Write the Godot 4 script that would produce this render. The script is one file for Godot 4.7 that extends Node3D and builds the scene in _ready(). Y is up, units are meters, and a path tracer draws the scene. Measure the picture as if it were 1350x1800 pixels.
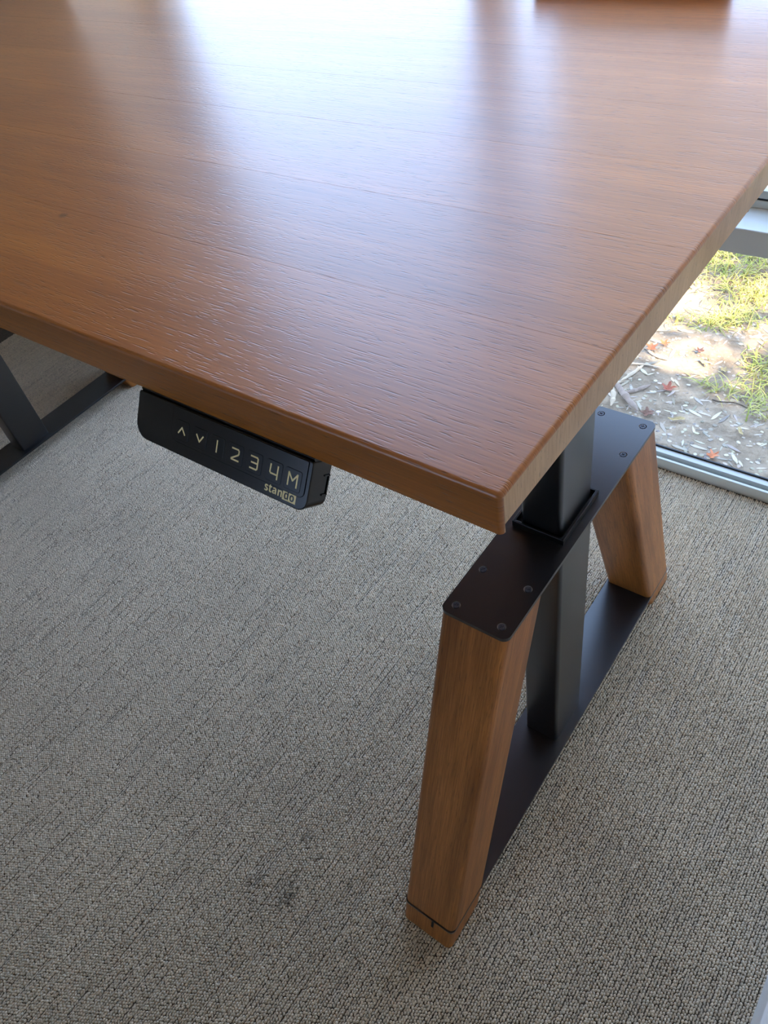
extends Node3D

# ---------------------------------------------------------------- camera numbers (1350 x 1800 frame)
const FOCAL := 1351.28
const EYE := Vector3(0.1434, 1.159, 0.2240)
const TURN := Vector3(-0.8073, 0.7886, -0.2177)
# ---------------------------------------------------------------- measures of the place, metres
const DESK_H := 0.880
const DESK_T := 0.0296
const DESK_L := 1.69
const DESK_D := 0.800
const WALL_X := 0.275
const WIN_Z := -0.933
const GROUND_Y := -0.06

var rng := RandomNumberGenerator.new()
var M := {}
var used := {}

# ================================================================ helpers
func at(px: float, py: float, y: float) -> Vector3:
	var b := Basis.from_euler(TURN)
	var v: Vector3 = b * Vector3((px - 675.0) / FOCAL, -(py - 900.0) / FOCAL, -1.0)
	return EYE + v * ((y - EYE.y) / v.y)

func numbered(called: String) -> String:
	var n: int = used.get(called, 0)
	used[called] = n + 1
	return called if n == 0 else "%s_%03d" % [called, n]

func thing(called: String, label: String, category: String, where: Vector3, group := "") -> Node3D:
	var o := Node3D.new()
	o.name = numbered(called)
	add_child(o)
	o.position = where
	tag(o, label, category, group)
	return o

func tag(o: Node, label := "", category := "", group := "", kind := "") -> void:
	if label != "": o.set_meta("label", label)
	if category != "": o.set_meta("category", category)
	if group != "": o.set_meta("group", group)
	if kind != "": o.set_meta("kind", kind)

func mesh_node(called: String, mesh: Mesh, m: Material, parent: Node, where := Vector3.ZERO) -> MeshInstance3D:
	var o := MeshInstance3D.new()
	o.name = numbered(called) if parent == self else called
	o.mesh = mesh
	o.material_override = m
	o.position = where
	o.cast_shadow = GeometryInstance3D.SHADOW_CASTING_SETTING_ON
	parent.add_child(o, true)
	return o

func struct(called: String, mesh: Mesh, m: Material, where := Vector3.ZERO) -> MeshInstance3D:
	var o := mesh_node(called, mesh, m, self, where)
	tag(o, "", "", "", "structure")
	return o

func begin() -> SurfaceTool:
	var st := SurfaceTool.new()
	st.begin(Mesh.PRIMITIVE_TRIANGLES)
	return st

func vert(st: SurfaceTool, p: Vector3, n: Vector3, uv: Vector2) -> void:
	st.set_normal(n)
	st.set_uv(uv)
	st.add_vertex(p)

# a triangle whose front looks along hint; each corner is [position, normal, uv]
func tri(st: SurfaceTool, a: Array, b: Array, c: Array, hint: Vector3) -> void:
	var n: Vector3 = (c[0] - a[0]).cross(b[0] - a[0])
	if n.dot(hint) < 0.0:
		var t := b
		b = c
		c = t
	for v in [a, b, c]:
		vert(st, v[0], v[1], v[2])

func quad(st: SurfaceTool, a: Array, b: Array, c: Array, d: Array, hint: Vector3) -> void:
	tri(st, a, b, c, hint)
	tri(st, a, c, d, hint)

func done(st: SurfaceTool) -> ArrayMesh:
	st.generate_tangents()
	return st.commit()

func rounded(x0: float, x1: float, z0: float, z1: float, radii, steps := 5) -> PackedVector2Array:
	# corners in order (x1,z0) (x1,z1) (x0,z1) (x0,z0); radii one number or four
	var r: Array = radii if radii is Array else [radii, radii, radii, radii]
	var p := PackedVector2Array()
	var cs := [Vector2(x1, z0), Vector2(x1, z1), Vector2(x0, z1), Vector2(x0, z0)]
	var sg := [Vector2(-1, 1), Vector2(-1, -1), Vector2(1, -1), Vector2(1, 1)]
	for k in 4:
		var rr: float = r[k]
		if rr <= 0.0:
			p.append(cs[k])
			continue
		var c: Vector2 = cs[k] + sg[k] * rr
		for s in steps + 1:
			var a: float = -PI / 2 + k * PI / 2 + (PI / 2) * s / steps
			p.append(c + Vector2(cos(a), sin(a)) * rr)
	return p

func edge_normals(poly: PackedVector2Array) -> Array:
	var n := poly.size()
	var area := 0.0
	for i in n:
		area += poly[i].cross(poly[(i + 1) % n])
	var s := 1.0 if area > 0.0 else -1.0
	var out := []
	for i in n:
		var d: Vector2 = (poly[(i + 1) % n] - poly[i]).normalized()
		out.append(Vector2(d.y, -d.x) * s)
	return out

# prism of a polygon in the (x, z) plane from height h0 to h1, edges rounded over bevel, then carried by form
func prism(st: SurfaceTool, poly: PackedVector2Array, h0: float, h1: float, bevel := 0.0, form := Transform3D.IDENTITY, cuts := 3) -> void:
	var n := poly.size()
	var en := edge_normals(poly)
	var vn := []
	for i in n:
		var e0: Vector2 = en[(i - 1 + n) % n]
		var e1: Vector2 = en[i]
		vn.append([e0, e1] if e0.dot(e1) < 0.75 else [(e0 + e1).normalized(), (e0 + e1).normalized()])
	var miter := []
	for i in n:
		var m: Vector2 = (en[(i - 1 + n) % n] + en[i]).normalized()
		miter.append(m / maxf(0.4, m.dot(en[i])))
	var rings := []
	if bevel > 0.0:
		for k in cuts + 1:
			var a := PI / 2 * k / cuts
			rings.append([h0 + bevel * (1 - cos(a)), bevel * (1 - sin(a)), -cos(a)])
		for k in cuts + 1:
			var a := PI / 2 * (1.0 - float(k) / cuts)
			rings.append([h1 - bevel * (1 - cos(a)), bevel * (1 - sin(a)), cos(a)])
	else:
		rings = [[h0, 0.0, 0.0], [h1, 0.0, 0.0]]
	var nb := form.basis.inverse().transposed()
	var run := 0.0
	for i in n:
		var j := (i + 1) % n
		var step: float = poly[i].distance_to(poly[j])
		for k in rings.size() - 1:
			var r0: Array = rings[k]
			var r1: Array = rings[k + 1]
			var c := []
			for q in [[i, r0, 1, run], [j, r0, 0, run + step], [j, r1, 0, run + step], [i, r1, 1, run]]:
				var p2: Vector2 = poly[q[0]] - miter[q[0]] * q[1][1]
				var s2: Vector2 = vn[q[0]][q[2]]
				var up: float = q[1][2]
				var nn := Vector3(s2.x * sqrt(1 - up * up), up, s2.y * sqrt(1 - up * up))
				c.append([form * Vector3(p2.x, q[1][0], p2.y), (nb * nn).normalized(), Vector2(q[1][0], q[3])])
			var e: Vector2 = en[i]
			quad(st, c[0], c[1], c[2], c[3], nb * Vector3(e.x, (r0[2] + r1[2]) * 0.5, e.y))
		run += step
	for cap in [[rings[0], -1.0], [rings[rings.size() - 1], 1.0]]:
		var ring := PackedVector2Array()
		for i in n:
			ring.append(poly[i] - miter[i] * cap[0][1])
		var idx := Geometry2D.triangulate_polygon(ring)
		var nn: Vector3 = (nb * Vector3(0, cap[1], 0)).normalized()
		for t in range(0, idx.size(), 3):
			var c := []
			for q in 3:
				var p2: Vector2 = ring[idx[t + q]]
				c.append([form * Vector3(p2.x, cap[0][0], p2.y), nn, p2])
			tri(st, c[0], c[1], c[2], nn)

func prism_mesh(poly: PackedVector2Array, h0: float, h1: float, bevel := 0.0, form := Transform3D.IDENTITY, cuts := 3) -> ArrayMesh:
	var st := begin()
	prism(st, poly, h0, h1, bevel, form, cuts)
	return done(st)

func rect(x0: float, x1: float, z0: float, z1: float) -> PackedVector2Array:
	return PackedVector2Array([Vector2(x1, z0), Vector2(x1, z1), Vector2(x0, z1), Vector2(x0, z0)])

func block(x0: float, x1: float, y0: float, y1: float, z0: float, z1: float, bevel := 0.0) -> ArrayMesh:
	return prism_mesh(rect(x0, x1, z0, z1), y0, y1, bevel, Transform3D.IDENTITY, 2)

# a rod along a path with a radius at each point
func rod(st: SurfaceTool, path: Array, radii: Array, sides := 7) -> void:
	var rings := []
	for i in path.size():
		var d: Vector3 = (path[mini(i + 1, path.size() - 1)] - path[maxi(i - 1, 0)]).normalized()
		var u: Vector3 = d.cross(Vector3(0.31, 0.2, 0.93)).normalized()
		var w: Vector3 = d.cross(u)
		var ring := []
		for k in sides:
			var a := TAU * k / sides
			var nn: Vector3 = u * cos(a) + w * sin(a)
			ring.append([path[i] + nn * radii[i], nn, Vector2(float(i), float(k) / sides)])
		rings.append(ring)
	for i in path.size() - 1:
		for k in sides:
			var k2 := (k + 1) % sides
			quad(st, rings[i][k], rings[i][k2], rings[i + 1][k2], rings[i + 1][k], rings[i][k][1] + rings[i][k2][1])
	for e in [0, path.size() - 1]:
		var out: Vector3 = (path[0] - path[1]) if e == 0 else (path[e] - path[e - 1])
		out = out.normalized()
		for k in range(1, sides - 1):
			tri(st, [rings[e][0][0], out, Vector2.ZERO], [rings[e][k][0], out, Vector2.ZERO], [rings[e][k + 1][0], out, Vector2.ZERO], out)

# ================================================================ materials
func plain(c: Color, rough: float, metal := 0.0, spec := 0.5) -> StandardMaterial3D:
	var m := StandardMaterial3D.new()
	m.albedo_color = c
	m.roughness = rough
	m.metallic = metal
	m.metallic_specular = spec
	return m

func noise_bytes(w: int, h: int, nw: int, nh: int, freq: float, octaves: int, sd: int) -> PackedByteArray:
	var f := FastNoiseLite.new()
	f.seed = sd
	f.noise_type = FastNoiseLite.TYPE_SIMPLEX_SMOOTH
	f.frequency = freq
	f.fractal_octaves = octaves
	var im := f.get_seamless_image(nw, nh, false, false, 0.15, true)
	im.convert(Image.FORMAT_L8)
	im.resize(w, h, Image.INTERPOLATE_CUBIC)
	return im.get_data()

# timber: colour and relief, the grain running along u
func timber(w: int, h: int, dark: Color, light: Color, pores: int, long_px: float, sd: int, marks := []) -> Array:
	var r := RandomNumberGenerator.new()
	r.seed = sd
	var fine := noise_bytes(w, h, maxi(w / 24, 16), h, 0.16, 3, sd)
	var mid := noise_bytes(w, h, maxi(w / 40, 16), h / 4, 0.05, 3, sd + 1)
	var wide := noise_bytes(w, h, maxi(w / 64, 16), h / 16, 0.04, 2, sd + 2)
	var relief := PackedByteArray()
	relief.resize(w * h)
	relief.fill(235)
	var stain := PackedByteArray()
	stain.resize(w * h)
	stain.fill(0)
	# vessel lines: short shallow grooves that follow the grain
	for k in pores:
		var y := r.randi_range(0, h - 1)
		var x0 := r.randi_range(0, w - 1)
		if mid[y * w + x0] < 80 and r.randf() < 0.6:
			continue
		var n := int(long_px * (0.35 + r.randf() * r.randf() * 2.2))
		var deep := r.randi_range(60, 190)
		var drift := r.randf_range(-0.012, 0.012)
		var thick := 2 if r.randf() < 0.06 else 1
		for i in n:
			var xx := (x0 + i) % w
			var fade := sin(PI * (i + 0.5) / n)
			for q in thick:
				var yy := (y + q + int(drift * i)) % h
				if yy < 0: yy += h
				var o := yy * w + xx
				relief[o] = mini(relief[o], 235 - int(deep * fade))
				stain[o] = maxi(stain[o], int(deep * fade * 0.6))
	for m in marks:   # small dark knots
		var cx: int = m[0]
		var cy: int = m[1]
		var rx: int = m[2]
		var ry: int = m[3]
		for dy in range(-ry, ry + 1):
			for dx in range(-rx, rx + 1):
				var e := 1.0 - sqrt(pow(float(dx) / rx, 2) + pow(float(dy) / ry, 2)) + r.randf_range(-0.25, 0.25)
				if e > 0.0:
					var o := posmod(cy + dy, h) * w + posmod(cx + dx, w)
					stain[o] = maxi(stain[o], int(minf(e * 1.6, 1.0) * m[4]))
	var data := PackedByteArray()
	data.resize(w * h * 3)
	var dr := dark.r * 255.0
	var dg := dark.g * 255.0
	var db := dark.b * 255.0
	var lr := light.r * 255.0 - dr
	var lg := light.g * 255.0 - dg
	var lb := light.b * 255.0 - db
	for o in w * h:
		var t := (fine[o] * 0.42 + mid[o] * 0.33 + wide[o] * 0.25) / 255.0
		t = clampf((t - 0.5) * 1.5 + 0.5, 0.0, 1.0)
		var k := 1.0 - stain[o] * 0.0024
		data[o * 3] = int((dr + lr * t) * k)
		data[o * 3 + 1] = int((dg + lg * t) * k)
		data[o * 3 + 2] = int((db + lb * t) * k)
		relief[o] = clampi(relief[o] - 14 + fine[o] / 10, 0, 255)
	var a := Image.create_from_data(w, h, false, Image.FORMAT_RGB8, data)
	var b := Image.create_from_data(w, h, false, Image.FORMAT_L8, relief)
	return [ImageTexture.create_from_image(a), ImageTexture.create_from_image(b)]

func timber_material(tex: Array, su: float, sv: float, rough: float, relief: float) -> StandardMaterial3D:
	var m := plain(Color.WHITE, rough)
	m.albedo_texture = tex[0]
	m.heightmap_enabled = true
	m.heightmap_texture = tex[1]
	m.heightmap_scale = relief
	m.uv1_scale = Vector3(su, sv, 1)
	return m

func speckle(c0: Color, c1: Color, freq: float, sd: int, scale: float, rough: float, relief: float) -> StandardMaterial3D:
	var g := Gradient.new()
	g.set_color(0, c0)
	g.set_color(1, c1)
	var f := FastNoiseLite.new()
	f.seed = sd
	f.frequency = freq
	f.fractal_octaves = 5
	var im := f.get_seamless_image(512, 512, false, false, 0.15, true)
	im.convert(Image.FORMAT_L8)
	var src := im.get_data()
	var data := PackedByteArray()
	data.resize(512 * 512 * 3)
	for o in src.size():
		var c := g.sample(src[o] / 255.0)
		data[o * 3] = int(c.r * 255)
		data[o * 3 + 1] = int(c.g * 255)
		data[o * 3 + 2] = int(c.b * 255)
	var m := plain(Color.WHITE, rough)
	m.albedo_texture = ImageTexture.create_from_image(Image.create_from_data(512, 512, false, Image.FORMAT_RGB8, data))
	m.heightmap_enabled = relief > 0.0
	if relief > 0.0:
		m.heightmap_texture = ImageTexture.create_from_image(im)
		m.heightmap_scale = relief
	m.uv1_triplanar = true
	m.uv1_world_triplanar = true
	m.uv1_scale = Vector3.ONE * scale
	return m

func make_materials() -> void:
	# knots in the first board, at x = -0.527 and -0.367, a hand's width from the front edge
	var knots := [[int(posmod(-0.527 / 1.7 * 2048, 2048)), int(0.122 / 0.85 * 2048), 8, 11, 150], [int(posmod(-0.470 / 1.7 * 2048, 2048)), int(0.112 / 0.85 * 2048), 9, 4, 90], [int(posmod(-0.367 / 1.7 * 2048, 2048)), int(0.144 / 0.85 * 2048), 12, 4, 80]]
	var top := timber(2048, 2048, Color(0.56, 0.325, 0.110), Color(0.76, 0.48, 0.180), 46000, 13.0, 11, knots)
	M.top = timber_material(top, 1 / 1.7, 1 / 0.85, 0.38, 0.045)
	M.top.clearcoat_enabled = true
	M.top.clearcoat = 0.8
	M.top.clearcoat_roughness = 0.30
	var leg := timber(1024, 1024, Color(0.48, 0.285, 0.115), Color(0.78, 0.51, 0.255), 9000, 22.0, 47)
	M.leg = timber_material(leg, 1 / 0.6, 1 / 0.36, 0.42, 0.012)
	var end := timber(512, 512, Color(0.68, 0.54, 0.38), Color(0.82, 0.69, 0.52), 700, 14.0, 83)  # paler than the top timber: light reflected off the ground put into colour
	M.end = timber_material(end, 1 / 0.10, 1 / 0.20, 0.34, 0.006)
	M.black = plain(Color(0.050, 0.054, 0.068), 0.30, 0.0, 0.85)
	M.black_soft = plain(Color(0.02, 0.02, 0.022), 0.55)
	M.gloss_black = plain(Color(0.010, 0.010, 0.012), 0.22)
	M.case_black = plain(Color(0.02, 0.02, 0.021), 0.34)
	M.button = plain(Color(0.016, 0.015, 0.024), 0.22)
	M.gold = plain(Color(0.98, 0.92, 0.70), 0.5)
	M.screw = plain(Color(0.30, 0.31, 0.34), 0.36, 0.3)
	M.paint = plain(Color(0.92, 0.89, 0.83), 0.7)
	M.ceiling = plain(Color(0.94, 0.93, 0.90), 0.9)
	M.trim = plain(Color(0.95, 0.955, 0.95), 0.35)
	M.frame = plain(Color(0.80, 0.81, 0.78), 0.35)
	M.gasket = plain(Color(0.05, 0.055, 0.06), 0.6)
	M.groove = plain(Color(0.16, 0.17, 0.18), 0.5)
	var gl := plain(Color(0.95, 0.98, 0.97, 0.04), 0.0)
	gl.transparency = BaseMaterial3D.TRANSPARENCY_ALPHA
	M.glass = gl
	M.blind = plain(Color(0.98, 0.94, 0.89), 0.9)
	M.blind.backlight_enabled = true
	M.blind.backlight = Color(1.75, 1.68, 1.60)
	M.backing = speckle(Color(0.30, 0.27, 0.23), Color(0.40, 0.36, 0.31), 0.05, 5, 3.0, 0.95, 0.0)
	var pile := plain(Color.WHITE, 0.95, 0.0, 0.2)
	pile.vertex_color_use_as_albedo = true
	M.pile = pile
	M.soil = speckle(Color(0.40, 0.34, 0.27), Color(0.70, 0.61, 0.50), 0.02, 9, 1.3, 0.95, 1.2)
	var tint := plain(Color.WHITE, 0.85)
	tint.vertex_color_use_as_albedo = true
	M.tinted = tint
	var blade := plain(Color.WHITE, 0.7)
	blade.vertex_color_use_as_albedo = true
	blade.backlight_enabled = true
	blade.backlight = Color(0.5, 0.5, 0.5)
	M.blade = blade
	M.bark = speckle(Color(0.20, 0.16, 0.12), Color(0.36, 0.30, 0.25), 0.03, 21, 2.0, 0.95, 1.0)
	M.brick = speckle(Color(0.62, 0.57, 0.50), Color(0.72, 0.67, 0.60), 0.03, 23, 1.0, 0.9, 0.2)

# ================================================================ desk
func plank_mesh(z_front: float, z_back: float, first: bool, last: bool, shift: float) -> ArrayMesh:
	# cross-section (y, z) of one board, walked from the bottom front over the top to the bottom back
	var top := DESK_H
	var bot := DESK_H - DESK_T
	var r := 0.0032
	var g := 0.00012
	var pts := []   # [y, z, inset of y at the ends, inset of z at the ends, perimeter]
	var arc := 5
	if first:
		for k in arc + 1:
			var a := PI / 2 * k / arc
			pts.append([bot + r * (1 - sin(a)), z_front - r + r * cos(PI / 2 - a), 1.0 if k == 0 else 1.0 - float(k) / arc, -float(k) / arc])
		for k in arc + 1:
			var a := PI / 2 * k / arc
			pts.append([top - r + r * sin(a), z_front - r + r * cos(a), -float(k) / arc, -1.0 + float(k) / arc])
	else:
		pts.append([bot, z_front, 1.0, 0.0])
		pts.append([top - g, z_front - 0.00004, -1.0, 0.0])
		pts.append([top, z_front - g, -1.0, 0.0])
	if last:
		for k in arc + 1:
			var a := PI / 2 * k / arc
			pts.append([top - r + r * cos(a), z_back + r - r * sin(a), -1.0 + float(k) / arc, float(k) / arc])
		for k in arc + 1:
			var a := PI / 2 * k / arc
			pts.append([bot + r - r * sin(a), z_back + r - r * cos(a), float(k) / arc, 1.0 - float(k) / arc])
	else:
		pts.append([top, z_back + g, -1.0, 0.0])
		pts.append([top - g, z_back + 0.00004, -1.0, 0.0])
		pts.append([bot, z_back, 1.0, 0.0])
	# perimeter so that v equals -z on the top
	var n := pts.size()
	var run := []
	run.resize(n)
	var anchor := 0
	for i in n:
		if absf(pts[i][0] - top) < 1e-6:
			anchor = i
			break
	run[anchor] = -pts[anchor][1]
	for i in range(anchor + 1, n):
		run[i] = run[i - 1] + Vector2(pts[i][0], pts[i][1]).distance_to(Vector2(pts[i - 1][0], pts[i - 1][1]))
	for i in range(anchor - 1, -1, -1):
		run[i] = run[i + 1] - Vector2(pts[i][0], pts[i][1]).distance_to(Vector2(pts[i + 1][0], pts[i + 1][1]))
	var secs := []   # [x, inset, lean of the normal along x]
	for k in arc + 1:
		var a := PI / 2 * k / arc
		secs.append([-DESK_L + r * (1 - cos(a)), r * (1 - sin(a)), -cos(a)])
	for k in arc + 1:
		var a := PI / 2 * (1.0 - float(k) / arc)
		secs.append([-r * (1 - cos(a)), r * (1 - sin(a)), cos(a)])
	var st := begin()
	var cy := (top + bot) * 0.5
	var cz := (z_front + z_back) * 0.5
	var nrm := []
	for i in n:
		var t0 := Vector2(pts[maxi(i - 1, 0)][0], pts[maxi(i - 1, 0)][1])
		var t1 := Vector2(pts[mini(i + 1, n - 1)][0], pts[mini(i + 1, n - 1)][1])
		var here := Vector2(pts[i][0], pts[i][1])
		var a: Vector2 = (here - t0).normalized() if i > 0 else (t1 - here).normalized()
		var b: Vector2 = (t1 - here).normalized() if i < n - 1 else a
		# keep the broad faces flat
		var t: Vector2 = (a + b).normalized()
		if i > 0 and i < n - 1:
			var la := here.distance_to(t0)
			var lb := t1.distance_to(here)
			if la > 0.01: t = a
			elif lb > 0.01: t = b
		elif i == 0:
			t = b
		var q := Vector2(-t.y, t.x)
		if q.dot(here - Vector2(cy, cz)) < 0: q = -q
		nrm.append(q)
	for i in n - 1:
		for k in secs.size() - 1:
			var c := []
			for q in [[i, k], [i + 1, k], [i + 1, k + 1], [i, k + 1]]:
				var p: Array = pts[q[0]]
				var s: Array = secs[q[1]]
				var w := sqrt(maxf(0.0, 1 - s[2] * s[2]))
				var q2: Vector2 = nrm[q[0]]
				c.append([Vector3(s[0], p[0] + p[2] * s[1], p[1] + p[3] * s[1]), Vector3(s[2], q2.x * w, q2.y * w).normalized(), Vector2(s[0] + shift, run[q[0]])])
			var hint: Vector3 = c[0][1] + c[1][1] + c[2][1] + c[3][1]
			quad(st, c[0], c[1], c[2], c[3], hint)
	# underside and the two ends
	var dn := Vector3.DOWN
	var p0: Array = pts[0]
	var p1: Array = pts[n - 1]
	quad(st, [Vector3(-DESK_L + r, p0[0], p0[1]), dn, Vector2(-DESK_L, p0[1])], [Vector3(-r, p0[0], p0[1]), dn, Vector2(0, p0[1])], [Vector3(-r, p1[0], p1[1]), dn, Vector2(0, p1[1])], [Vector3(-DESK_L + r, p1[0], p1[1]), dn, Vector2(-DESK_L, p1[1])], dn)
	st.generate_tangents()
	var made := st.commit()
	st = begin()
	for e in [0, secs.size() - 1]:
		var s: Array = secs[e]
		var out := Vector3(-1 if e == 0 else 1, 0, 0)
		var ring := PackedVector2Array()
		for i in n:
			ring.append(Vector2(pts[i][0] + pts[i][2] * s[1], pts[i][1] + pts[i][3] * s[1]))
		var idx := Geometry2D.triangulate_polygon(ring)
		for t in range(0, idx.size(), 3):
			var c := []
			for q in 3:
				var v: Vector2 = ring[idx[t + q]]
				c.append([Vector3(s[0], v.x, v.y), out, Vector2(v.x + shift, -v.y)])
			tri(st, c[0], c[1], c[2], out)
	st.generate_tangents()
	st.commit(made)
	made.surface_set_material(0, M.top)
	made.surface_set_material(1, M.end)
	return made

func screw_mesh() -> ArrayMesh:
	# countersunk cross-head screw: rim, four raised quarters, a cross-shaped recess
	var st := begin()
	var R := 0.0036
	var g := 0.00042
	var k := 0.0021
	var disc := PackedVector2Array()
	for i in 20:
		disc.append(Vector2(cos(TAU * i / 20), sin(TAU * i / 20)) * R)
	prism(st, disc, -0.003, -0.0009, 0.0, Transform3D.IDENTITY)
	for q in 4:
		var poly := PackedVector2Array()
		var a0 := asin(g / R)
		poly.append(Vector2(g, g))
		poly.append(Vector2(k, g))
		poly.append(Vector2(k + 0.0002, 0.0))
		for i in 7:
			var a: float = (PI / 2) * i / 6
			poly.append(Vector2(cos(a), sin(a)) * R)
		poly.append(Vector2(0.0, k + 0.0002))
		poly.append(Vector2(g, k))
		var tp := PackedVector2Array()
		for v in poly:
			tp.append(v.rotated(q * PI / 2 + 0.4))
		prism(st, tp, -0.0010, 0.0)
	return done(st)

func leg_frame(parent: Node3D, dx: float, label: String) -> void:
	var f := Node3D.new()
	f.name = "leg_frame"
	parent.add_child(f, true)
	f.position = Vector3(dx, 0, 0) - parent.position
	tag(f, label)
	var x0 := -0.1665
	var x1 := -0.0865
	var lean := (0.039 + 0.132) / (0.503 - 0.037)
	# top plate with countersunk holes
	var plate := CSGPolygon3D.new()
	plate.name = "top_plate"
	plate.polygon = rounded(x0, x1, -0.4944, -0.1322, 0.0085, 6)
	plate.mode = CSGPolygon3D.MODE_DEPTH
	plate.depth = 0.005
	plate.rotation.x = PI / 2      # polygon y becomes z, depth runs down
	plate.position = Vector3(0, 0.503, 0)
	plate.material = M.black
	f.add_child(plate, true)
	tag(plate, "flat black steel plate joining the two legs")
	var spots := [Vector2(-0.1537, -0.1448), Vector2(-0.0998, -0.1448), Vector2(-0.1537, -0.1985), Vector2(-0.0998, -0.1985), Vector2(-0.1537, -0.4820), Vector2(-0.0995, -0.4815), Vector2(-0.1537, -0.4265), Vector2(-0.0995, -0.4261)]
	for s in spots:
		var h := CSGCylinder3D.new()
		h.name = "hole"
		h.radius = 0.0047
		h.height = 0.004
		h.sides = 24
		h.operation = CSGShape3D.OPERATION_SUBTRACTION
		plate.add_child(h, true)
		h.rotation.x = PI / 2
		h.position = Vector3(s.x, s.y, -0.005)
	var sm := screw_mesh()
	for s in spots:
		var sc := mesh_node("screw", sm, M.screw, f, Vector3(s.x, 0.5081, s.y))
		sc.rotation.y = s.x * 40.0 + s.y * 17.0
		tag(sc, "dark cross-head screw")
	# slanted timber legs, each on the bottom plate, with a timber foot under it
	for e in [[-0.1322, -0.2105, lean, 1.0], [-0.4944, -0.4165, -lean, -1.0]]:
		var k: float = e[2]
		var za: float = minf(e[0], e[1])
		var zb: float = maxf(e[0], e[1])
		var form := Transform3D(Basis(Vector3(1, 0, 0), Vector3(0, 1, -k), Vector3(0, 0, 1)), Vector3(0, 0, k * 0.503))
		mesh_node("leg", prism_mesh(rounded(x0 + 0.0008, x1 - 0.0008, za, zb, 0.0085, 6), 0.0372, 0.5028, 0.0, form), M.leg, f)
		var ft := mesh_node("foot", prism_mesh(rounded(x0 + 0.0008, x1 - 0.0008, za, zb, 0.0085, 6), 0.0005, 0.0320, 0.0008, form, 1), M.leg, f)
		tag(ft, "timber foot block below the bottom plate")
		mesh_node("slot", prism_mesh(rect(-0.1205, -0.1170, e[0] - 0.003, e[0] + 0.0006) if e[3] > 0 else rect(-0.1205, -0.1170, e[0] - 0.0006, e[0] + 0.003), 0.0215, 0.0319, 0.0, form), M.black_soft, f)
	var bp := mesh_node("bottom_plate", prism_mesh(rounded(x0 + 0.0004, x1 - 0.0004, -0.6668, 0.0408, 0.0080, 5), 0.0320, 0.0372, 0.0004, Transform3D.IDENTITY, 1), M.black, f)
	tag(bp, "flat black steel plate along the floor")
	# lifting column: outer tube, collar, inner tube, bracket under the top
	mesh_node("outer_column", prism_mesh(rounded(-0.1518, -0.0999, -0.3507, -0.2728, 0.005, 5), 0.0372, 0.5028, 0.0), M.black, f)
	var col := begin()
	var outer := rounded(-0.1575, -0.0955, -0.3530, -0.2675, 0.006, 5)
	prism(col, rect(-0.1575, -0.1545, -0.3530, -0.2675), 0.508, 0.5165, 0.0006)
	prism(col, rect(-0.0985, -0.0955, -0.3530, -0.2675), 0.508, 0.5165, 0.0006)
	prism(col, rect(-0.1545, -0.0985, -0.2705, -0.2675), 0.508, 0.5165, 0.0006)
	prism(col, rect(-0.1545, -0.0985, -0.3530, -0.3500), 0.508, 0.5165, 0.0006)
	prism(col, rect(-0.1545, -0.0985, -0.3500, -0.2705), 0.508, 0.5105, 0.0)
	var cn := mesh_node("collar", done(col), M.case_black, f)
	tag(cn, "black plastic collar round the column")
	mesh_node("inner_column", prism_mesh(rounded(-0.1501, -0.1016, -0.3474, -0.2734, 0.005, 5), 0.5105, 0.8420, 0.0), M.black, f)
	mesh_node("bracket", block(-0.1660, -0.0860, 0.8420, 0.8503, -0.620, -0.060, 0.001), M.black, f)

# strokes of a sign, in (u, v), laid on the face as thin raised print
func strokes(st: SurfaceTool, lines: Array, width: float, h0: float, h1: float, form: Transform3D) -> void:
	for l in lines:
		for i in l.size() - 1:
			var a: Vector2 = l[i]
			var b: Vector2 = l[i + 1]
			var d: Vector2 = (b - a).normalized() * width * 0.5
			var s := Vector2(-d.y, d.x)
			prism(st, PackedVector2Array([a - d * 0.6 + s, b + d * 0.6 + s, b + d * 0.6 - s, a - d * 0.6 - s]), h0, h1, 0.0, form)

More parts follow.
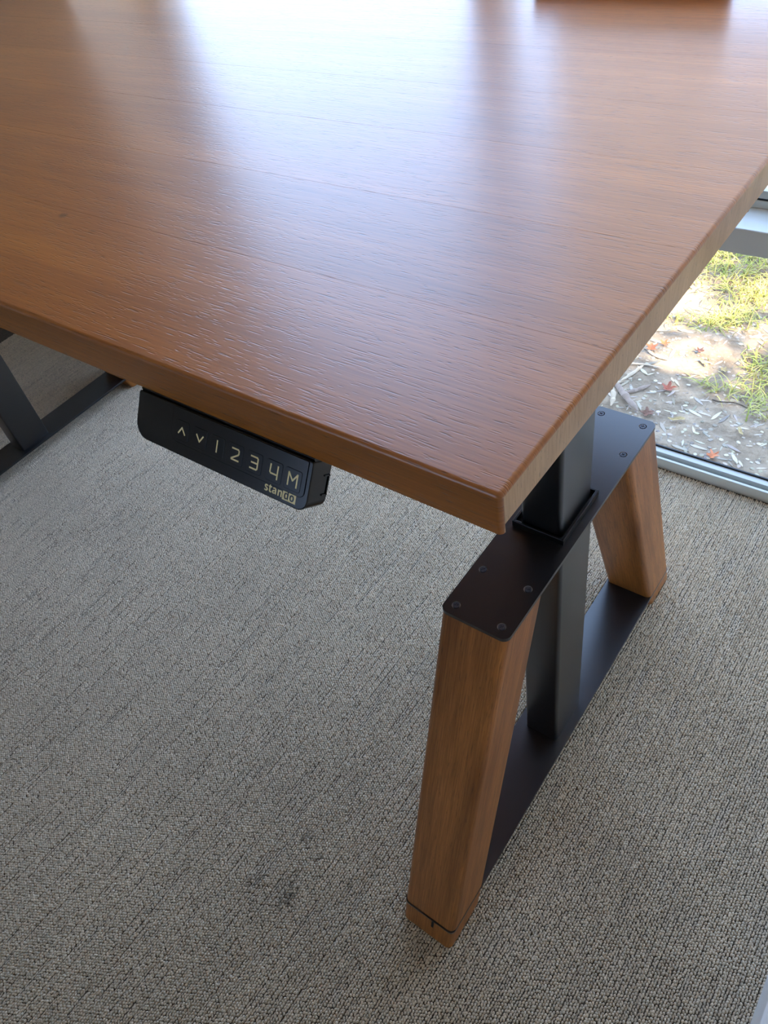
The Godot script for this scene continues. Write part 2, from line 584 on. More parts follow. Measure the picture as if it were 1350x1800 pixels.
func control_panel(parent: Node3D) -> void:
	var c := Node3D.new()
	c.name = "control_panel"
	parent.add_child(c, true)
	c.position = -parent.position
	tag(c, "black height control with gold numbered buttons under the front edge")
	# the face: u along x, v down the face, height outwards
	var down := Vector3(0, -0.8341, 0.5516)
	var out := Vector3(0, 0.5516, 0.8341)
	var form := Transform3D(Basis(Vector3(1, 0, 0), out, down), Vector3(-0.2935, 0.8499, 0.0020))
	var body := begin()
	prism(body, rounded(0.0, 0.1643, 0.0006, 0.0345, [0.002, 0.008, 0.012, 0.002], 6), -0.0190, 0.0, 0.0009, form)
	mesh_node("body", done(body), M.gloss_black, c)
	var tab := mesh_node("mounting_tab", block(-0.285, -0.132, 0.8360, 0.8503, -0.040, -0.0155, 0.0008), M.case_black, c)
	mesh_node("gap_filler", block(-0.2925, -0.1300, 0.8440, 0.8503, -0.040, 0.0006, 0.0005), M.case_black, c)  # black block added in the gap, standing for the shadow line there
	tag(tab, "black mounting block screwed under the top")
	var sk := begin()
	prism(sk, rect(0.1640, 0.1650, 0.0105, 0.0245), -0.0178, -0.0168, 0.0, form)
	prism(sk, rect(0.1640, 0.1650, 0.0105, 0.0115), -0.0178, -0.0128, 0.0, form)
	prism(sk, rect(0.1640, 0.1650, 0.0235, 0.0245), -0.0178, -0.0128, 0.0, form)
	mesh_node("socket_rim", done(sk), M.gloss_black, c)
	# raised glossy field that holds the buttons
	var field := begin()
	prism(field, rounded(0.0375, 0.1612, 0.0012, 0.0258, [0.001, 0.004, 0.007, 0.001], 6), 0.0, 0.00055, 0.0004, form)
	mesh_node("button_field", done(field), M.gloss_black, c)
	var w := 0.0011
	var marks := [
		[0.0484, [[Vector2(-0.0032, 0.0022), Vector2(0, -0.0022), Vector2(0.0032, 0.0022)]], "up arrow"],
		[0.0663, [[Vector2(-0.0032, -0.0022), Vector2(0, 0.0022), Vector2(0.0032, -0.0022)]], "down arrow"],
		[0.0831, [[Vector2(0, -0.0040), Vector2(0, 0.0040)]], "1"],
		[0.1004, [[Vector2(-0.0031, -0.0038), Vector2(0.0024, -0.0038), Vector2(0.0032, -0.0030), Vector2(0.0032, -0.0010), Vector2(0.0026, -0.0002), Vector2(-0.0031, 0.0032), Vector2(-0.0031, 0.0038), Vector2(0.0034, 0.0038)]], "2"],
		[0.1175, [[Vector2(-0.0031, -0.0040), Vector2(0.0024, -0.0040), Vector2(0.0032, -0.0032), Vector2(0.0032, 0.0032), Vector2(0.0024, 0.0040), Vector2(-0.0032, 0.0040)], [Vector2(-0.0024, 0.0), Vector2(0.0032, 0.0)]], "3"],
		[0.1349, [[Vector2(-0.0030, -0.0042), Vector2(-0.0032, 0.0008), Vector2(-0.0024, 0.0016), Vector2(0.0032, 0.0016)], [Vector2(0.0032, -0.0042), Vector2(0.0032, 0.0044)]], "4"],
		[0.1509, [[Vector2(-0.0036, 0.0042), Vector2(-0.0036, -0.0042), Vector2(0.0, 0.0006), Vector2(0.0036, -0.0042), Vector2(0.0036, 0.0042)]], "M"],
	]
	for k in marks.size():
		var u: float = marks[k][0]
		var v0 := 0.0165
		var b := begin()
		prism(b, rounded(u - 0.0068, u + 0.0068, v0 - 0.0070, v0 + 0.0070, 0.0016, 4), 0.0004, 0.00085, 0.0003, form, 2)
		var bn := mesh_node("button", done(b), M.button, c)
		var s := begin()
		var lines := []
		for l in marks[k][1]:
			var pl := []
			for p in l:
				pl.append(p + Vector2(u, v0))
			lines.append(pl)
		strokes(s, lines, w, 0.00084, 0.00090, form)
		var sn := mesh_node("symbol", done(s), M.gold, bn)
		tag(sn, "pale gold printed sign: " + marks[k][2])
	# maker's name: four gold letters, then two dark letters on a gold square
	var sq := begin()
	prism(sq, rect(0.1442, 0.1553, 0.0252, 0.0318), 0.0, 0.00005, 0.0, form)
	mesh_node("name_patch", done(sq), M.gold, c)
	for t in [["stan", 0.13625, 0.0283, M.gold, 0.00003], ["do", 0.14975, 0.0283, M.gloss_black, 0.00008]]:
		var tm := TextMesh.new()
		var fo := SystemFont.new()
		fo.font_names = PackedStringArray(["Droid Sans"])
		fo.font_weight = 700
		tm.font = fo
		tm.text = t[0]
		tm.font_size = 64
		tm.pixel_size = 0.0076 / 64.0
		tm.depth = 0.00004
		tm.curve_step = 1.0
		var o := mesh_node("name_print", tm, t[3], c)
		o.transform = form * Transform3D(Basis(Vector3(1, 0, 0), Vector3(0, 0, -1), Vector3(0, 1, 0)), Vector3(t[1], t[4], t[2]))

func build_desk() -> void:
	var d := thing("standing_desk", "brown timber standing desk with black column legs beside the window", "desk", Vector3(-0.84, 0, -0.33))
	var cuts := [0.0, -0.132, -0.252, -0.366, -0.473, -0.587, -0.690, -DESK_D]
	var top := Node3D.new()
	top.name = "tabletop"
	d.add_child(top)
	top.position = -d.position
	tag(top, "glossy brown timber top of jointed boards")
	for i in cuts.size() - 1:
		mesh_node("plank", plank_mesh(cuts[i], cuts[i + 1], i == 0, i == cuts.size() - 2, [0.0, 0.61, 0.23, 1.07, 0.44, 0.83, 0.12][i]), null, top)
	leg_frame(d, 0.0, "black steel and timber leg frame below the near end")
	leg_frame(d, -1.4265, "black steel and timber leg frame at the shaded end")
	control_panel(d)

# ================================================================ room
func build_room() -> void:
	var ceil_y := 2.45
	var x_l := -3.4
	var z_b := 3.2
	var floor_o := struct("floor", block(x_l - 0.2, WALL_X + 0.2, -0.25, -0.0038, WIN_Z, z_b + 0.2), M.backing)
	tag(floor_o, "grey beige loop pile carpet floor")
	build_carpet(floor_o)
	struct("ceiling", block(x_l - 0.2, WALL_X + 0.2, ceil_y, ceil_y + 0.25, -1.06, z_b + 0.2), M.ceiling)
	struct("wall_right", block(WALL_X, WALL_X + 0.2, -0.25, ceil_y, -1.06, z_b + 0.2), M.paint)
	struct("wall_left", block(x_l - 0.2, x_l, -0.25, ceil_y, -1.06, z_b + 0.2), M.paint)
	struct("wall_front", block(x_l, -2.4, -0.25, ceil_y, z_b, z_b + 0.2), M.paint)
	struct("wall_front_pier", block(-0.9, WALL_X, -0.25, ceil_y, z_b, z_b + 0.2), M.paint)
	struct("wall_front_spandrel", block(-2.4, -0.9, -0.25, 0.90, z_b, z_b + 0.2), M.paint)
	struct("wall_front_lintel", block(-2.4, -0.9, 2.10, ceil_y, z_b, z_b + 0.2), M.paint)
	struct("baseboard_right", block(WALL_X - 0.018, WALL_X, -0.0038, 0.085, -0.925, z_b, 0.003), M.trim)
	# the window wall: a reveal, then floor-length glazing
	struct("wall_back", block(x_l, -1.42, -0.25, ceil_y, -1.06, -0.790), M.paint)
	struct("wall_lintel", block(-1.42, WALL_X, 2.08, ceil_y, -1.06, -0.790), M.paint)
	struct("wall_footing", block(-1.42, WALL_X, -0.25, -0.004, -0.985, WIN_Z - 0.0005), M.brick)
	# unseen run of house wall, added to keep sun off the near ground
	struct("wall_outside_added", block(WALL_X + 0.2, 5.2, -0.25, ceil_y + 0.25, -1.06, -0.80), M.brick)

func build_window() -> void:
	var w := Node3D.new()
	w.name = "window_1"
	add_child(w)
	tag(w, "floor-length white framed window behind the desk", "", "", "structure")
	var xl := -1.4195
	var xr := WALL_X - 0.0005
	# bottom track: lip, channel, bar, seal
	mesh_node("track_lip", block(xl, xr, -0.0038, 0.0215, WIN_Z - 0.006, WIN_Z, 0.0008), M.frame, w)
	mesh_node("track_channel", block(xl, xr, -0.0038, 0.008, WIN_Z - 0.017, WIN_Z - 0.006), M.groove, w)
	mesh_node("track_bar", block(xl, xr, -0.0038, 0.0225, WIN_Z - 0.031, WIN_Z - 0.017, 0.001), M.frame, w)
	mesh_node("track_seal", block(xl, xr, -0.0038, 0.026, WIN_Z - 0.0345, WIN_Z - 0.031, 0.0005), M.groove, w)
	mesh_node("pane", block(xl, xr, 0.020, 0.490, WIN_Z - 0.0395, WIN_Z - 0.0350), M.glass, w)
	# transom rail with a deep ledge
	mesh_node("transom_rail", block(xl, xr, 0.488, 0.529, WIN_Z - 0.105, WIN_Z, 0.0025), M.frame, w)
	mesh_node("sash_rail", block(xl, xr, 0.529, 0.5410, WIN_Z - 0.090, WIN_Z - 0.0685, 0.001), M.frame, w)
	mesh_node("sash_seal", block(xl, xr, 0.5410, 0.5435, WIN_Z - 0.088, WIN_Z - 0.0705), M.gasket, w)
	mesh_node("sash_bar", block(xl, xr, 0.5435, 0.5560, WIN_Z - 0.090, WIN_Z - 0.0705, 0.001), M.frame, w)
	mesh_node("pane", block(-0.5755, xr, 0.5555, 2.035, WIN_Z - 0.0835, WIN_Z - 0.0790), M.glass, w)
	mesh_node("pane", block(xl + 0.036, -0.6255, 0.5555, 2.035, WIN_Z - 0.0835, WIN_Z - 0.0790), M.glass, w)
	# uprights and head
	mesh_node("mullion", block(-0.626, -0.575, 0.529, 2.035, WIN_Z - 0.105, WIN_Z - 0.045, 0.002), M.frame, w)
	mesh_node("jamb", block(xl, xl + 0.037, 0.529, 2.035, WIN_Z - 0.105, WIN_Z - 0.045, 0.002), M.frame, w)
	mesh_node("head_rail", block(xl, xr, 2.035, 2.0795, WIN_Z - 0.105, WIN_Z - 0.030, 0.002), M.frame, w)
	# unseen window added to light the near side of desk and legs
	var w2 := Node3D.new()
	w2.name = "added_window_2"
	add_child(w2)
	tag(w2, "unseen white framed window added at the other end of the room for light", "", "", "structure")
	mesh_node("sill_rail", block(-2.4, -0.9, 0.90, 0.95, 3.26, 3.32, 0.002), M.frame, w2)
	mesh_node("head_rail", block(-2.4, -0.9, 2.05, 2.10, 3.26, 3.32, 0.002), M.frame, w2)
	for x in [-2.4, -1.675, -0.95]:
		mesh_node("mullion", block(x, x + 0.05, 0.95, 2.05, 3.26, 3.32, 0.002), M.frame, w2)
	for x in [-2.35, -1.625]:
		mesh_node("pane", block(x, x + 0.675, 0.95, 2.05, 3.288, 3.292), M.glass, w2)
	# unseen blind over the right-hand pane, added for the desktop's beige reflection
	var b := thing("added_roller_blind", "unseen cream roller blind added for the beige reflection in the desktop", "blind", Vector3(-0.10, 2.04, WIN_Z + 0.018))
	mesh_node("fabric", block(-0.345, 0.345, -1.055, 0.0, -0.0006, 0.0006), M.blind, b)
	mesh_node("bottom_rail", block(-0.345, 0.345, -1.080, -1.055, -0.006, 0.006, 0.002), M.trim, b)
	var tube := begin()
	rod(tube, [Vector3(-0.350, 0.018, -0.0), Vector3(0.350, 0.018, -0.0)], [0.020, 0.020], 20)
	mesh_node("roller_tube", done(tube), M.blind, b)

func build_carpet(parent: Node3D) -> void:
	# one loop of yarn: a low arched bead, longer along the rows
	var st := begin()
	var rings := 4
	var sides := 7
	var grid := []
	for i in rings + 1:
		var a := PI / 2 * i / rings
		var ring := []
		for k in sides:
			var t := TAU * k / sides
			var p := Vector3(cos(t) * cos(a) * 0.5, sin(a), sin(t) * cos(a) * 0.5)
			ring.append([p, Vector3(cos(t) * cos(a), sin(a) * 0.6, sin(t) * cos(a)).normalized(), Vector2.ZERO])
		grid.append(ring)
	for i in rings:
		for k in sides:
			var k2 := (k + 1) % sides
			if i < rings - 1:
				quad(st, grid[i][k], grid[i][k2], grid[i + 1][k2], grid[i + 1][k], grid[i][k][1] + grid[i + 1][k2][1])
			else:
				tri(st, grid[i][k], grid[i][k2], [Vector3(0, 1, 0), Vector3.UP, Vector2.ZERO], Vector3.UP)
	var bead := st.commit()
	var r := RandomNumberGenerator.new()
	r.seed = 404
	var px := 0.0036
	var pz := 0.0041
	var xa := -2.10
	var xb := WALL_X - 0.0170
	var za := WIN_Z + 0.002
	var zb := 0.62
	var cols := int((xb - xa) / px)
	var rows := int((zb - za) / pz)
	var patch := FastNoiseLite.new()
	patch.seed = 8
	patch.frequency = 3.2
	patch.fractal_octaves = 3
	var stains := [[-0.377, 0.139, 0.011], [-0.372, 0.128, 0.008], [-0.319, 0.133, 0.013], [-0.322, 0.120, 0.012], [-0.315, 0.059, 0.008], [-0.352, 0.045, 0.010]]
	var buf := PackedFloat32Array()
	buf.resize(cols * rows * 16)
	var o := 0
	for c in cols:
		var left := 0
		var low := false
		var row_tone := r.randf_range(-0.04, 0.04)
		var x0 := xa + (c + 0.5) * px
		var wave := r.randf_range(-0.0003, 0.0003)
		for q in rows:
			if left <= 0:
				low = r.randf() < 0.22
				left = r.randi_range(4, 14) if low else r.randi_range(3, 18)
			left -= 1
			var z := za + (q + 0.5) * pz + r.randf_range(-0.0007, 0.0007) + (0.5 * pz if c % 2 == 1 else 0.0)
			var x := x0 + wave + r.randf_range(-0.0005, 0.0005)
			var h := r.randf_range(0.0032, 0.0047)
			var wd := r.randf_range(0.0031, 0.0042)
			var ln := r.randf_range(0.0042, 0.0058)
			var tone := 0.70 + row_tone + r.randf_range(-0.07, 0.07) + patch.get_noise_2d(x, z) * 0.05
			if low:
				h *= 0.45
				wd *= 0.85
				tone -= 0.06
			for s in stains:
				var dd := Vector2(x - s[0], (z - s[1]) * 0.7).length()
				if dd < s[2] * r.randf_range(0.5, 1.1) and r.randf() < 0.7:
					tone *= r.randf_range(0.5, 0.85)
			var tw := r.randf_range(-0.5, 0.5)
			var cs := cos(tw)
			var sn := sin(tw)
			buf[o] = wd * cs
			buf[o + 1] = 0.0
			buf[o + 2] = ln * sn
			buf[o + 3] = x
			buf[o + 4] = r.randf_range(-0.15, 0.15) * wd
			buf[o + 5] = h
			buf[o + 6] = r.randf_range(-0.12, 0.12) * ln
			buf[o + 7] = -0.0040
			buf[o + 8] = -wd * sn
			buf[o + 9] = 0.0
			buf[o + 10] = ln * cs
			buf[o + 11] = z
			buf[o + 12] = tone
			buf[o + 13] = tone * 0.865
			buf[o + 14] = tone * 0.665
			buf[o + 15] = 1.0
			o += 16
	var mm := MultiMesh.new()
	mm.transform_format = MultiMesh.TRANSFORM_3D
	mm.use_colors = true
	mm.mesh = bead
	mm.instance_count = cols * rows
	mm.buffer = buf
	var mi := MultiMeshInstance3D.new()
	mi.name = "carpet_pile"
	mi.multimesh = mm
	mi.material_override = M.pile
	parent.add_child(mi)
	tag(mi, "grey beige looped carpet pile in broken rows", "", "", "stuff")

# ================================================================ outdoors
func ground_h(x: float, z: float) -> float:
	return GROUND_Y + 0.008 * sin(x * 7.0 + 1.0) * sin(z * 6.0) + 0.006 * sin(x * 17.0 + z * 13.0)

func build_ground() -> void:
	var st := begin()
	var xs := []
	var zs := []
	for i in 91: xs.append(-1.6 + i * 0.026)
	for i in 71: zs.append(-0.97 - i * 0.026)
	var outer_x := [-24.0, -12.0, -6.0, -3.0]
	xs = outer_x + xs + [2.0, 4.0, 8.0, 16.0]
	zs = zs + [-3.6, -5.0, -8.0, -14.0, -26.0]
	var pts := []
	for i in xs.size():
		var col := []
		for j in zs.size():
			var p := Vector3(xs[i], ground_h(xs[i], zs[j]), zs[j])
			var e := 0.01
			var nn := Vector3(ground_h(xs[i] - e, zs[j]) - ground_h(xs[i] + e, zs[j]), 2 * e, ground_h(xs[i], zs[j] - e) - ground_h(xs[i], zs[j] + e)).normalized()
			col.append([p, nn, Vector2(p.x, p.z)])
		pts.append(col)
	for i in xs.size() - 1:
		for j in zs.size() - 1:
			quad(st, pts[i][j], pts[i + 1][j], pts[i + 1][j + 1], pts[i][j + 1], Vector3.UP)
	var g := struct("ground", st.commit(), M.soil)
	tag(g, "dry bare soil outside the window")

func stuff(called: String, label: String, category: String, mesh: Mesh, m: Material, forms: Array, colors: Array) -> void:
	var mm := MultiMesh.new()
	mm.transform_format = MultiMesh.TRANSFORM_3D
	mm.use_colors = true
	mm.mesh = mesh
	mm.instance_count = forms.size()
	for i in forms.size():
		mm.set_instance_transform(i, forms[i])
		mm.set_instance_color(i, colors[i])
	var mi := MultiMeshInstance3D.new()
	mi.name = numbered(called)
	mi.multimesh = mm
	mi.material_override = m
	add_child(mi)
	tag(mi, label, category, "", "stuff")

func blade_mesh() -> ArrayMesh:
	var st := begin()
	var n := 5
	for i in n:
		var t0 := float(i) / n
		var t1 := float(i + 1) / n
		var w0 := 0.5 * (1 - t0 * t0)
		var w1 := 0.5 * (1 - t1 * t1)
		var y0 := sin(t0 * 1.25)
		var y1 := sin(t1 * 1.25)
		var z0 := 0.9 * t0 * t0
		var z1 := 0.9 * t1 * t1
		var nn := Vector3(0, z1 - z0, -(y1 - y0)).normalized() * -1.0
		var mid0 := Vector3(0, y0, z0 + 0.02)
		var mid1 := Vector3(0, y1, z1 + 0.02)
		for s in [-1.0, 1.0]:
			var k := Vector3(s * 0.4, 0, 0)
			quad(st, [Vector3(s * w0 * 0.12, y0, z0), (nn + k).normalized(), Vector2.ZERO], [mid0, nn, Vector2.ZERO], [mid1, nn, Vector2.ZERO], [Vector3(s * w1 * 0.12, y1, z1), (nn + k).normalized(), Vector2.ZERO], nn)
	return st.commit()

func chip_mesh(sd: int) -> ArrayMesh:
	var r := RandomNumberGenerator.new()
	r.seed = sd
	var poly := PackedVector2Array()
	for i in 7:
		var a := TAU * i / 7
		poly.append(Vector2(cos(a) * r.randf_range(0.35, 0.6), sin(a) * r.randf_range(0.3, 0.55)))
	var st := begin()
	prism(st, poly, 0.0, 0.35, 0.08, Transform3D.IDENTITY, 1)
	return st.commit()

func leaf_mesh(kind: int, sd: int) -> ArrayMesh:
	# kind 0: lobed autumn leaf; kind 1: long narrow leaf, curled; real thickness, one metre long before scaling
	var r := RandomNumberGenerator.new()
	r.seed = sd
	var st := begin()
	var rim := []
	var n := 22 if kind == 0 else 16
	for i in n:
		var a := TAU * i / n
		var p: Vector2
		if kind == 0:
			var lobe := 0.34 + 0.16 * cos(a * 5.0) * (1.0 if i % 2 == 0 else 0.7) + r.randf_range(-0.04, 0.04)
			p = Vector2(cos(a), sin(a)) * lobe
		else:
			p = Vector2(cos(a) * 0.5, sin(a) * 0.13 * (1.0 + 0.3 * cos(a)))
		rim.append(p)
	var curl := r.randf_range(0.5, 1.1)
	var lift := func(p: Vector2) -> Vector3:
		return Vector3(p.x, curl * (p.x * p.x * 0.5 + absf(p.y) * 0.5) + 0.05 * sin(p.x * 9.0 + sd), p.y)
	var th := Vector3(0, -0.015, 0)
	for i in n:
		var a: Vector2 = rim[i]
		var b: Vector2 = rim[(i + 1) % n]
		var am: Vector2 = a * 0.5
		var bm: Vector2 = b * 0.5
		var P := [lift.call(Vector2.ZERO), lift.call(am), lift.call(bm), lift.call(a), lift.call(b)]
		for s in [[Vector3.ZERO, 1.0], [th, -1.0]]:
			for t in [[0, 1, 2], [1, 3, 4], [1, 4, 2]]:
				var p0: Vector3 = P[t[0]] + s[0]
				var p1: Vector3 = P[t[1]] + s[0]
				var p2: Vector3 = P[t[2]] + s[0]
				var nn: Vector3 = (p2 - p0).cross(p1 - p0).normalized()
				if nn.y * s[1] < 0: nn = -nn
				tri(st, [p0, nn, Vector2.ZERO], [p1, nn, Vector2.ZERO], [p2, nn, Vector2.ZERO], nn)
		var o: Vector3 = Vector3(a.x + b.x, 0, a.y + b.y).normalized()
		quad(st, [P[3], o, Vector2.ZERO], [P[4], o, Vector2.ZERO], [P[4] + th, o, Vector2.ZERO], [P[3] + th, o, Vector2.ZERO], o)
	return st.commit()

func bark_mesh(sd: int, length: float, width: float) -> ArrayMesh:
	# a curled strip of bark: an open trough of real thickness that bends along its length
	var r := RandomNumberGenerator.new()
	r.seed = sd
	var st := begin()
	var n := 9
	var m := 6
	var bend := r.randf_range(-0.5, 0.5)
	var open := r.randf_range(1.2, 2.2)
	var P := []
	for side in 2:
		var sheet := []
		for i in n:
			var t := float(i) / (n - 1) - 0.5
			var row := []
			var taper := (1.0 - pow(absf(t * 2.0), 3.0) * 0.7) * (1.0 + 0.2 * sin(i * 2.3 + sd))
			for k in m:
				var a := (float(k) / (m - 1) - 0.5) * open
				var rad := width * taper * (1.0 if side == 0 else 0.86)
				row.append(Vector3(t * length, cos(a) * rad - width * 0.35 + 0.12 * length * t * t, sin(a) * rad + bend * length * t * t))
			sheet.append(row)
		P.append(sheet)
	for side in 2:
		for i in n - 1:
			for k in m - 1:
				var a: Vector3 = P[side][i][k]
				var b: Vector3 = P[side][i + 1][k]
				var c: Vector3 = P[side][i + 1][k + 1]
				var d: Vector3 = P[side][i][k + 1]
				var nn := (c - a).cross(b - d).normalized()
				if (nn.y < 0) == (side == 0): nn = -nn
				quad(st, [a, nn, Vector2.ZERO], [b, nn, Vector2.ZERO], [c, nn, Vector2.ZERO], [d, nn, Vector2.ZERO], nn)
	for i in n - 1:
		for k in [0, m - 1]:
			var nn := Vector3(0, -0.5, -1.0 if k == 0 else 1.0).normalized()
			quad(st, [P[0][i][k], nn, Vector2.ZERO], [P[0][i + 1][k], nn, Vector2.ZERO], [P[1][i + 1][k], nn, Vector2.ZERO], [P[1][i][k], nn, Vector2.ZERO], nn)
	for i in [0, n - 1]:
		for k in m - 1:
			var nn := Vector3(-1.0 if i == 0 else 1.0, 0, 0)
			quad(st, [P[0][i][k], nn, Vector2.ZERO], [P[0][i][k + 1], nn, Vector2.ZERO], [P[1][i][k + 1], nn, Vector2.ZERO], [P[1][i][k], nn, Vector2.ZERO], nn)
	return st.commit()

func lay(o: Node3D, px: float, py: float, turn: float, lift := 0.004) -> void:
	var p := at(px, py, GROUND_Y)
	o.position = Vector3(p.x, ground_h(p.x, p.z) + lift, p.z)
	o.rotation.y = turn

func build_litter() -> void:
	# fallen leaves that can be told apart
	var red := plain(Color(0.60, 0.28, 0.17), 0.6)
	var orange := plain(Color(0.80, 0.44, 0.20), 0.6)
	var brown := plain(Color(0.42, 0.24, 0.15), 0.7)
	var tan := plain(Color(0.72, 0.62, 0.40), 0.6)
	for m in [red, orange, brown, tan]:
		m.backlight_enabled = true
		m.backlight = Color(0.35, 0.35, 0.35)
	for e in [
		[1174, 688, 0.052, 0, red, "red fallen leaf lying alone on pale sunlit soil", 0.5],
		[1144, 620, 0.050, 0, orange, "orange brown lobed leaf fallen beside a second one", 1.9],
		[1167, 612, 0.040, 0, orange, "small orange leaf curled beside a larger orange one", 0.3],
		[1228, 626, 0.036, 0, brown, "dark russet leaf fallen between shade and sun", 2.4],
		[1252, 806, 0.042, 0, orange, "bright orange leaf fallen against the window track", 1.1],
		[1188, 741, 0.054, 1, tan, "long straw coloured leaf lying on grey soil", 0.45],
		[1138, 728, 0.050, 0, brown, "crumpled brown leaf beside the bark strips", 0.9],
		[1300, 765, 0.040, 1, tan, "short pale leaf lying near the window track", 2.2],
		[1236, 645, 0.046, 1, tan, "narrow dry leaf below the dark russet leaf", 2.6],
		[1272, 655, 0.032, 0, tan, "small yellowed leaf at the edge of the grass", 0.2],
	]:
		var o := mesh_node("fallen_leaf", leaf_mesh(e[3], int(e[0])), e[4], self)
		tag(o, e[5], "leaf", "fallen leaves outside the window")
		lay(o, e[0], e[1], e[6], 0.005)
		o.scale = Vector3.ONE * float(e[2]) * 0.72
	# curled strips of bark in a loose heap
	var pale := plain(Color(0.74, 0.66, 0.55), 0.8)
	var grey := plain(Color(0.56, 0.48, 0.42), 0.85)
	for e in [
		[1098, 702, 0.115, 0.013, 2.45, grey, "thick grey brown strip of curled bark"],
		[1078, 700, 0.075, 0.008, 2.0, pale, "pale curled bark strip leaning on the thick one"],
		[1112, 664, 0.085, 0.006, 1.3, pale, "thin pale bark strip standing apart from the heap"],
		[1128, 650, 0.100, 0.005, 0.25, pale, "long thin bark sliver lying above the heap"],
		[1120, 690, 0.070, 0.007, 0.9, grey, "short grey bark strip lying across the heap"],
		[1070, 682, 0.080, 0.006, 0.6, pale, "pale bark sliver half under the desk edge"],
		[1150, 634, 0.070, 0.005, 2.8, pale, "pale twisted bark sliver near the orange leaves"],
	]:
		var o := mesh_node("bark_strip", bark_mesh(int(e[0]), e[2], e[3]), e[5], self)
		tag(o, e[6], "bark", "bark strips outside the window")
		lay(o, e[0], e[1], e[4], float(e[3]) * 0.25)
	# a thin twig
	var a := at(1252, 704, GROUND_Y)
	var b := at(1335, 722, GROUND_Y)
	var tw := begin()
	var path := []
	var rad := []
	for i in 8:
		var t := i / 7.0
		var p := a.lerp(b, t) - a
		path.append(Vector3(p.x, ground_h(a.x + p.x, a.z + p.z) + 0.004 + 0.003 * sin(t * 7.0), p.z + 0.006 * sin(t * 9.0)))
		rad.append(0.0022 - 0.0012 * t)
	rod(tw, path, rad, 6)
	var twig := mesh_node("twig", tw.commit(), M.bark, self, Vector3(a.x, 0, a.z))
	tag(twig, "thin dark twig lying on the soil before the grass", "twig")
	# chips and gravel, too many to count
	var r := RandomNumberGenerator.new()
	r.seed = 77
	for v in 3:
		var forms := []
		var cols := []
		for i in 2300:
			var x := r.randf_range(-1.4, 0.5)
			var z := -1.02 - absf(r.randfn(0.0, 0.45))
			var s := r.randf_range(0.003, 0.011) * (1.6 if v == 2 and r.randf() < 0.3 else 1.0)
			var bs := Basis.from_euler(Vector3(r.randf_range(-0.4, 0.4), r.randf() * TAU, r.randf_range(-0.4, 0.4))).scaled(Vector3(s * (2.4 if v == 2 else 1.2), s * 0.6, s))
			if v == 2:
				bs = Basis(Vector3.UP, r.randf() * TAU) * Basis.from_scale(Vector3(s * 2.6, s * 0.5, s * 0.6))
			forms.append(Transform3D(bs, Vector3(x, ground_h(x, z) - 0.001, z)))
			var t := r.randf_range(0.18, 0.62)
			cols.append(Color(t, t * r.randf_range(0.78, 0.9), t * r.randf_range(0.55, 0.72)))
		stuff(["gravel", "gravel", "wood_chips"][v], ["small rounded grit scattered over the soil", "angular crumbs of earth scattered over the soil", "slivers of dry mulch scattered over the soil"][v], ["gravel", "gravel", "mulch"][v], chip_mesh(31 + v), M.tinted, forms, cols)
	# grass: tufts where the photograph has them, thicker away from the house
	var blade := blade_mesh()
	var forms := []
	var cols := []
	var tufts := []
	for e in [[1288, 560, 0.07, 90], [1262, 572, 0.05, 60], [1310, 548, 0.07, 80], [1245, 560, 0.05, 36], [1340, 660, 0.06, 80], [1335, 700, 0.05, 60], [1348, 640, 0.06, 60], [1240, 678, 0.03, 14], [1262, 682, 0.025, 12], [1275, 688, 0.025, 12], [1190, 560, 0.04, 24], [1345, 730, 0.04, 26]]:
		var p := at(e[0], e[1], GROUND_Y)
		tufts.append([p.x, p.z, e[2], e[3]])
	for i in 110:
		tufts.append([r.randf_range(-0.75, 0.05), r.randf_range(-2.25, -1.68), 0.07, 34])
	for i in 900:
		var z := -1.72 - r.randf() * r.randf() * 4.0
		tufts.append([r.randf_range(-3.2, 1.6), z, 0.10, 26])
	for t in tufts:
		for i in int(t[3]):
			var x: float = t[0] + r.randfn(0.0, t[2] * 0.5)
			var z: float = t[1] + r.randfn(0.0, t[2] * 0.5)
			if z > -1.0: continue
			var h := r.randf_range(0.018, 0.050)
			var b2 := Basis(Vector3.UP, r.randf() * TAU) * Basis(Vector3.RIGHT, r.randf_range(0.1, 1.0)) * Basis.from_scale(Vector3(r.randf_range(0.022, 0.034), h, h))
			forms.append(Transform3D(b2, Vector3(x, ground_h(x, z) - 0.002, z)))
			var dry := r.randf()
			var g := r.randf_range(0.75, 1.15)
			cols.append(Color(lerpf(0.30, 0.66, dry) * g, lerpf(0.38, 0.55, dry) * g, lerpf(0.05, 0.15, dry) * g))
	stuff("grass", "yellow green grass growing beyond the bare soil", "grass", blade, M.blade, forms, cols)

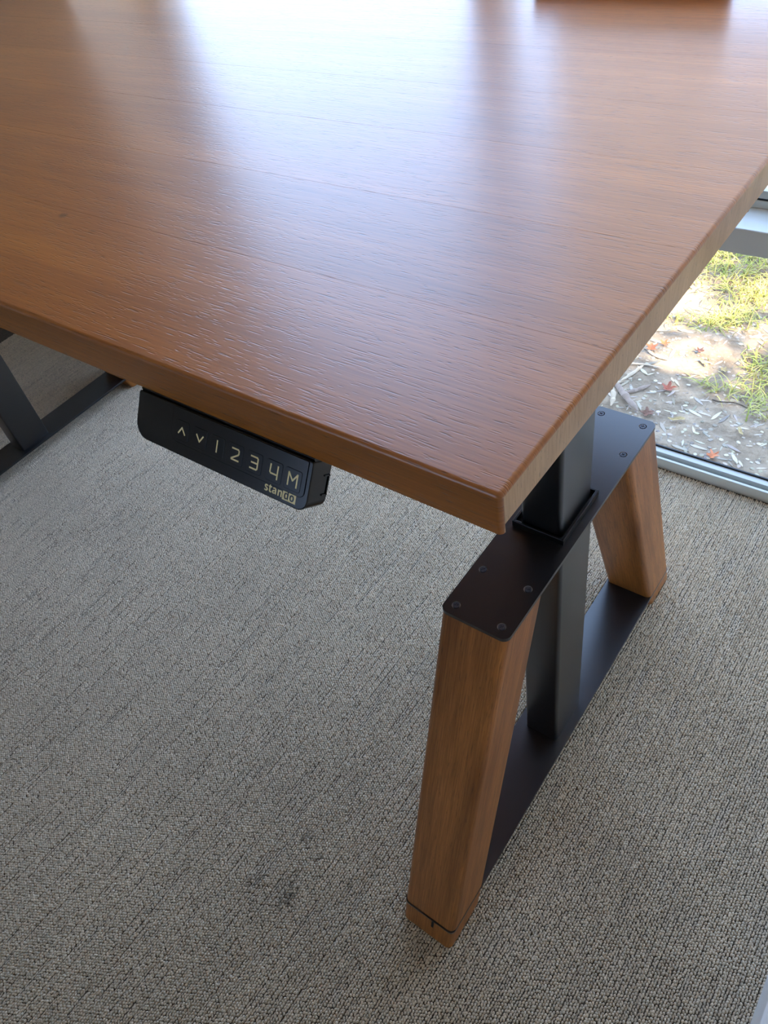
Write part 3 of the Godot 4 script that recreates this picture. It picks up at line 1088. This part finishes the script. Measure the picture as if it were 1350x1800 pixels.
func build_tree() -> void:
	# the tree beside the house whose crown breaks up the sun on the ground
	var t := thing("shade_tree", "garden tree standing outside beyond the side wall of the house", "tree", Vector3(4.6, GROUND_Y, -1.7))
	var tr := begin()
	rod(tr, [Vector3(0, -0.1, 0), Vector3(0.05, 1.2, 0.02), Vector3(-0.1, 2.4, 0.05), Vector3(-0.3, 3.6, 0.0)], [0.16, 0.12, 0.09, 0.04], 10)
	rod(tr, [Vector3(-0.1, 2.3, 0.05), Vector3(-0.7, 3.1, 0.3), Vector3(-1.3, 3.5, 0.5)], [0.06, 0.04, 0.015], 7)
	rod(tr, [Vector3(-0.05, 2.1, 0.05), Vector3(-0.6, 2.9, -0.4), Vector3(-1.2, 3.4, -0.8)], [0.06, 0.04, 0.015], 7)
	rod(tr, [Vector3(-0.15, 2.6, 0.0), Vector3(0.5, 3.3, 0.1), Vector3(0.9, 3.9, 0.2)], [0.05, 0.03, 0.012], 7)
	mesh_node("trunk", tr.commit(), M.bark, t)
	var r := RandomNumberGenerator.new()
	r.seed = 515
	var leaf := leaf_mesh(1, 3)
	var clumps := []
	for i in 78:
		clumps.append(Vector3(r.randf_range(-2.0, 0.9), r.randf_range(2.6, 4.4), r.randf_range(-1.5, 1.3)))
	var mm := MultiMesh.new()
	mm.transform_format = MultiMesh.TRANSFORM_3D
	mm.use_colors = true
	mm.mesh = leaf
	mm.instance_count = clumps.size() * 110
	var k := 0
	for c in clumps:
		for i in 110:
			var p: Vector3 = c + Vector3(r.randfn(0, 0.17), r.randfn(0, 0.12), r.randfn(0, 0.17))
			var s := r.randf_range(0.07, 0.13)
			mm.set_instance_transform(k, Transform3D(Basis.from_euler(Vector3(r.randf_range(-0.9, 0.9), r.randf() * TAU, r.randf_range(-0.9, 0.9))).scaled(Vector3(s, s, s * 1.3)), p))
			var g := r.randf_range(0.7, 1.2)
			mm.set_instance_color(k, Color(0.16 * g, 0.26 * g, 0.08 * g))
			k += 1
	var mi := MultiMeshInstance3D.new()
	mi.name = "foliage"
	mi.multimesh = mm
	mi.material_override = M.blade
	t.add_child(mi)
	tag(mi, "", "", "", "stuff")

# ================================================================ small things
func build_box() -> void:  # unseen object, built to give the dark reflection at the desk's back
	var t := thing("unseen_box", "unseen low black box guessed from the dark reflection in the desktop", "box", Vector3(-0.285, DESK_H, -0.784))
	var form := Transform3D.IDENTITY
	mesh_node("base", prism_mesh(rounded(-0.120, 0.120, -0.008, 0.008, 0.002, 3), 0.0, 0.030, 0.0015, form, 2), M.black_soft, t)
	mesh_node("lid", prism_mesh(rounded(-0.122, 0.122, -0.0095, 0.0095, 0.002, 3), 0.030, 0.036, 0.0015, form, 2), M.black_soft, t)

# ================================================================ scene
func _ready() -> void:
	var cam := Camera3D.new()
	cam.name = "camera"
	add_child(cam)
	cam.position = EYE
	cam.rotation = TURN
	cam.fov = rad_to_deg(2.0 * atan(900.0 / FOCAL))
	cam.near = 0.02
	cam.far = 200.0
	cam.current = true
	var sky_m := ProceduralSkyMaterial.new()
	sky_m.sky_top_color = Color(0.64, 0.77, 0.96)
	sky_m.sky_horizon_color = Color(0.70, 0.80, 0.95)
	sky_m.sky_curve = 0.35
	sky_m.ground_bottom_color = Color(0.40, 0.36, 0.30)
	sky_m.ground_horizon_color = Color(0.55, 0.55, 0.50)
	sky_m.sky_energy_multiplier = 1.15
	sky_m.ground_energy_multiplier = 0.6
	var sky := Sky.new()
	sky.sky_material = sky_m
	var env := Environment.new()
	env.background_mode = Environment.BG_SKY
	env.sky = sky
	env.background_energy_multiplier = 1.0
	env.tonemap_mode = Environment.TONE_MAPPER_LINEAR
	env.tonemap_exposure = 5.1
	env.sdfgi_enabled = true
	env.ssao_enabled = true
	env.ssil_enabled = true
	var we := WorldEnvironment.new()
	we.name = "environment"
	we.environment = env
	add_child(we)
	var sun := DirectionalLight3D.new()
	sun.name = "sun"
	add_child(sun)
	sun.look_at_from_position(Vector3.ZERO, -Vector3(0.70, 0.70, 0.045), Vector3.UP)
	sun.light_color = Color(1.0, 0.93, 0.80)
	sun.light_energy = 2.4
	sun.light_angular_distance = 0.55
	sun.shadow_enabled = true
	sun.sky_mode = DirectionalLight3D.SKY_MODE_LIGHT_ONLY

	rng.seed = 1
	make_materials()
	build_room()
	build_window()
	build_ground()
	build_desk()
	build_tree()
	build_litter()
	build_box()
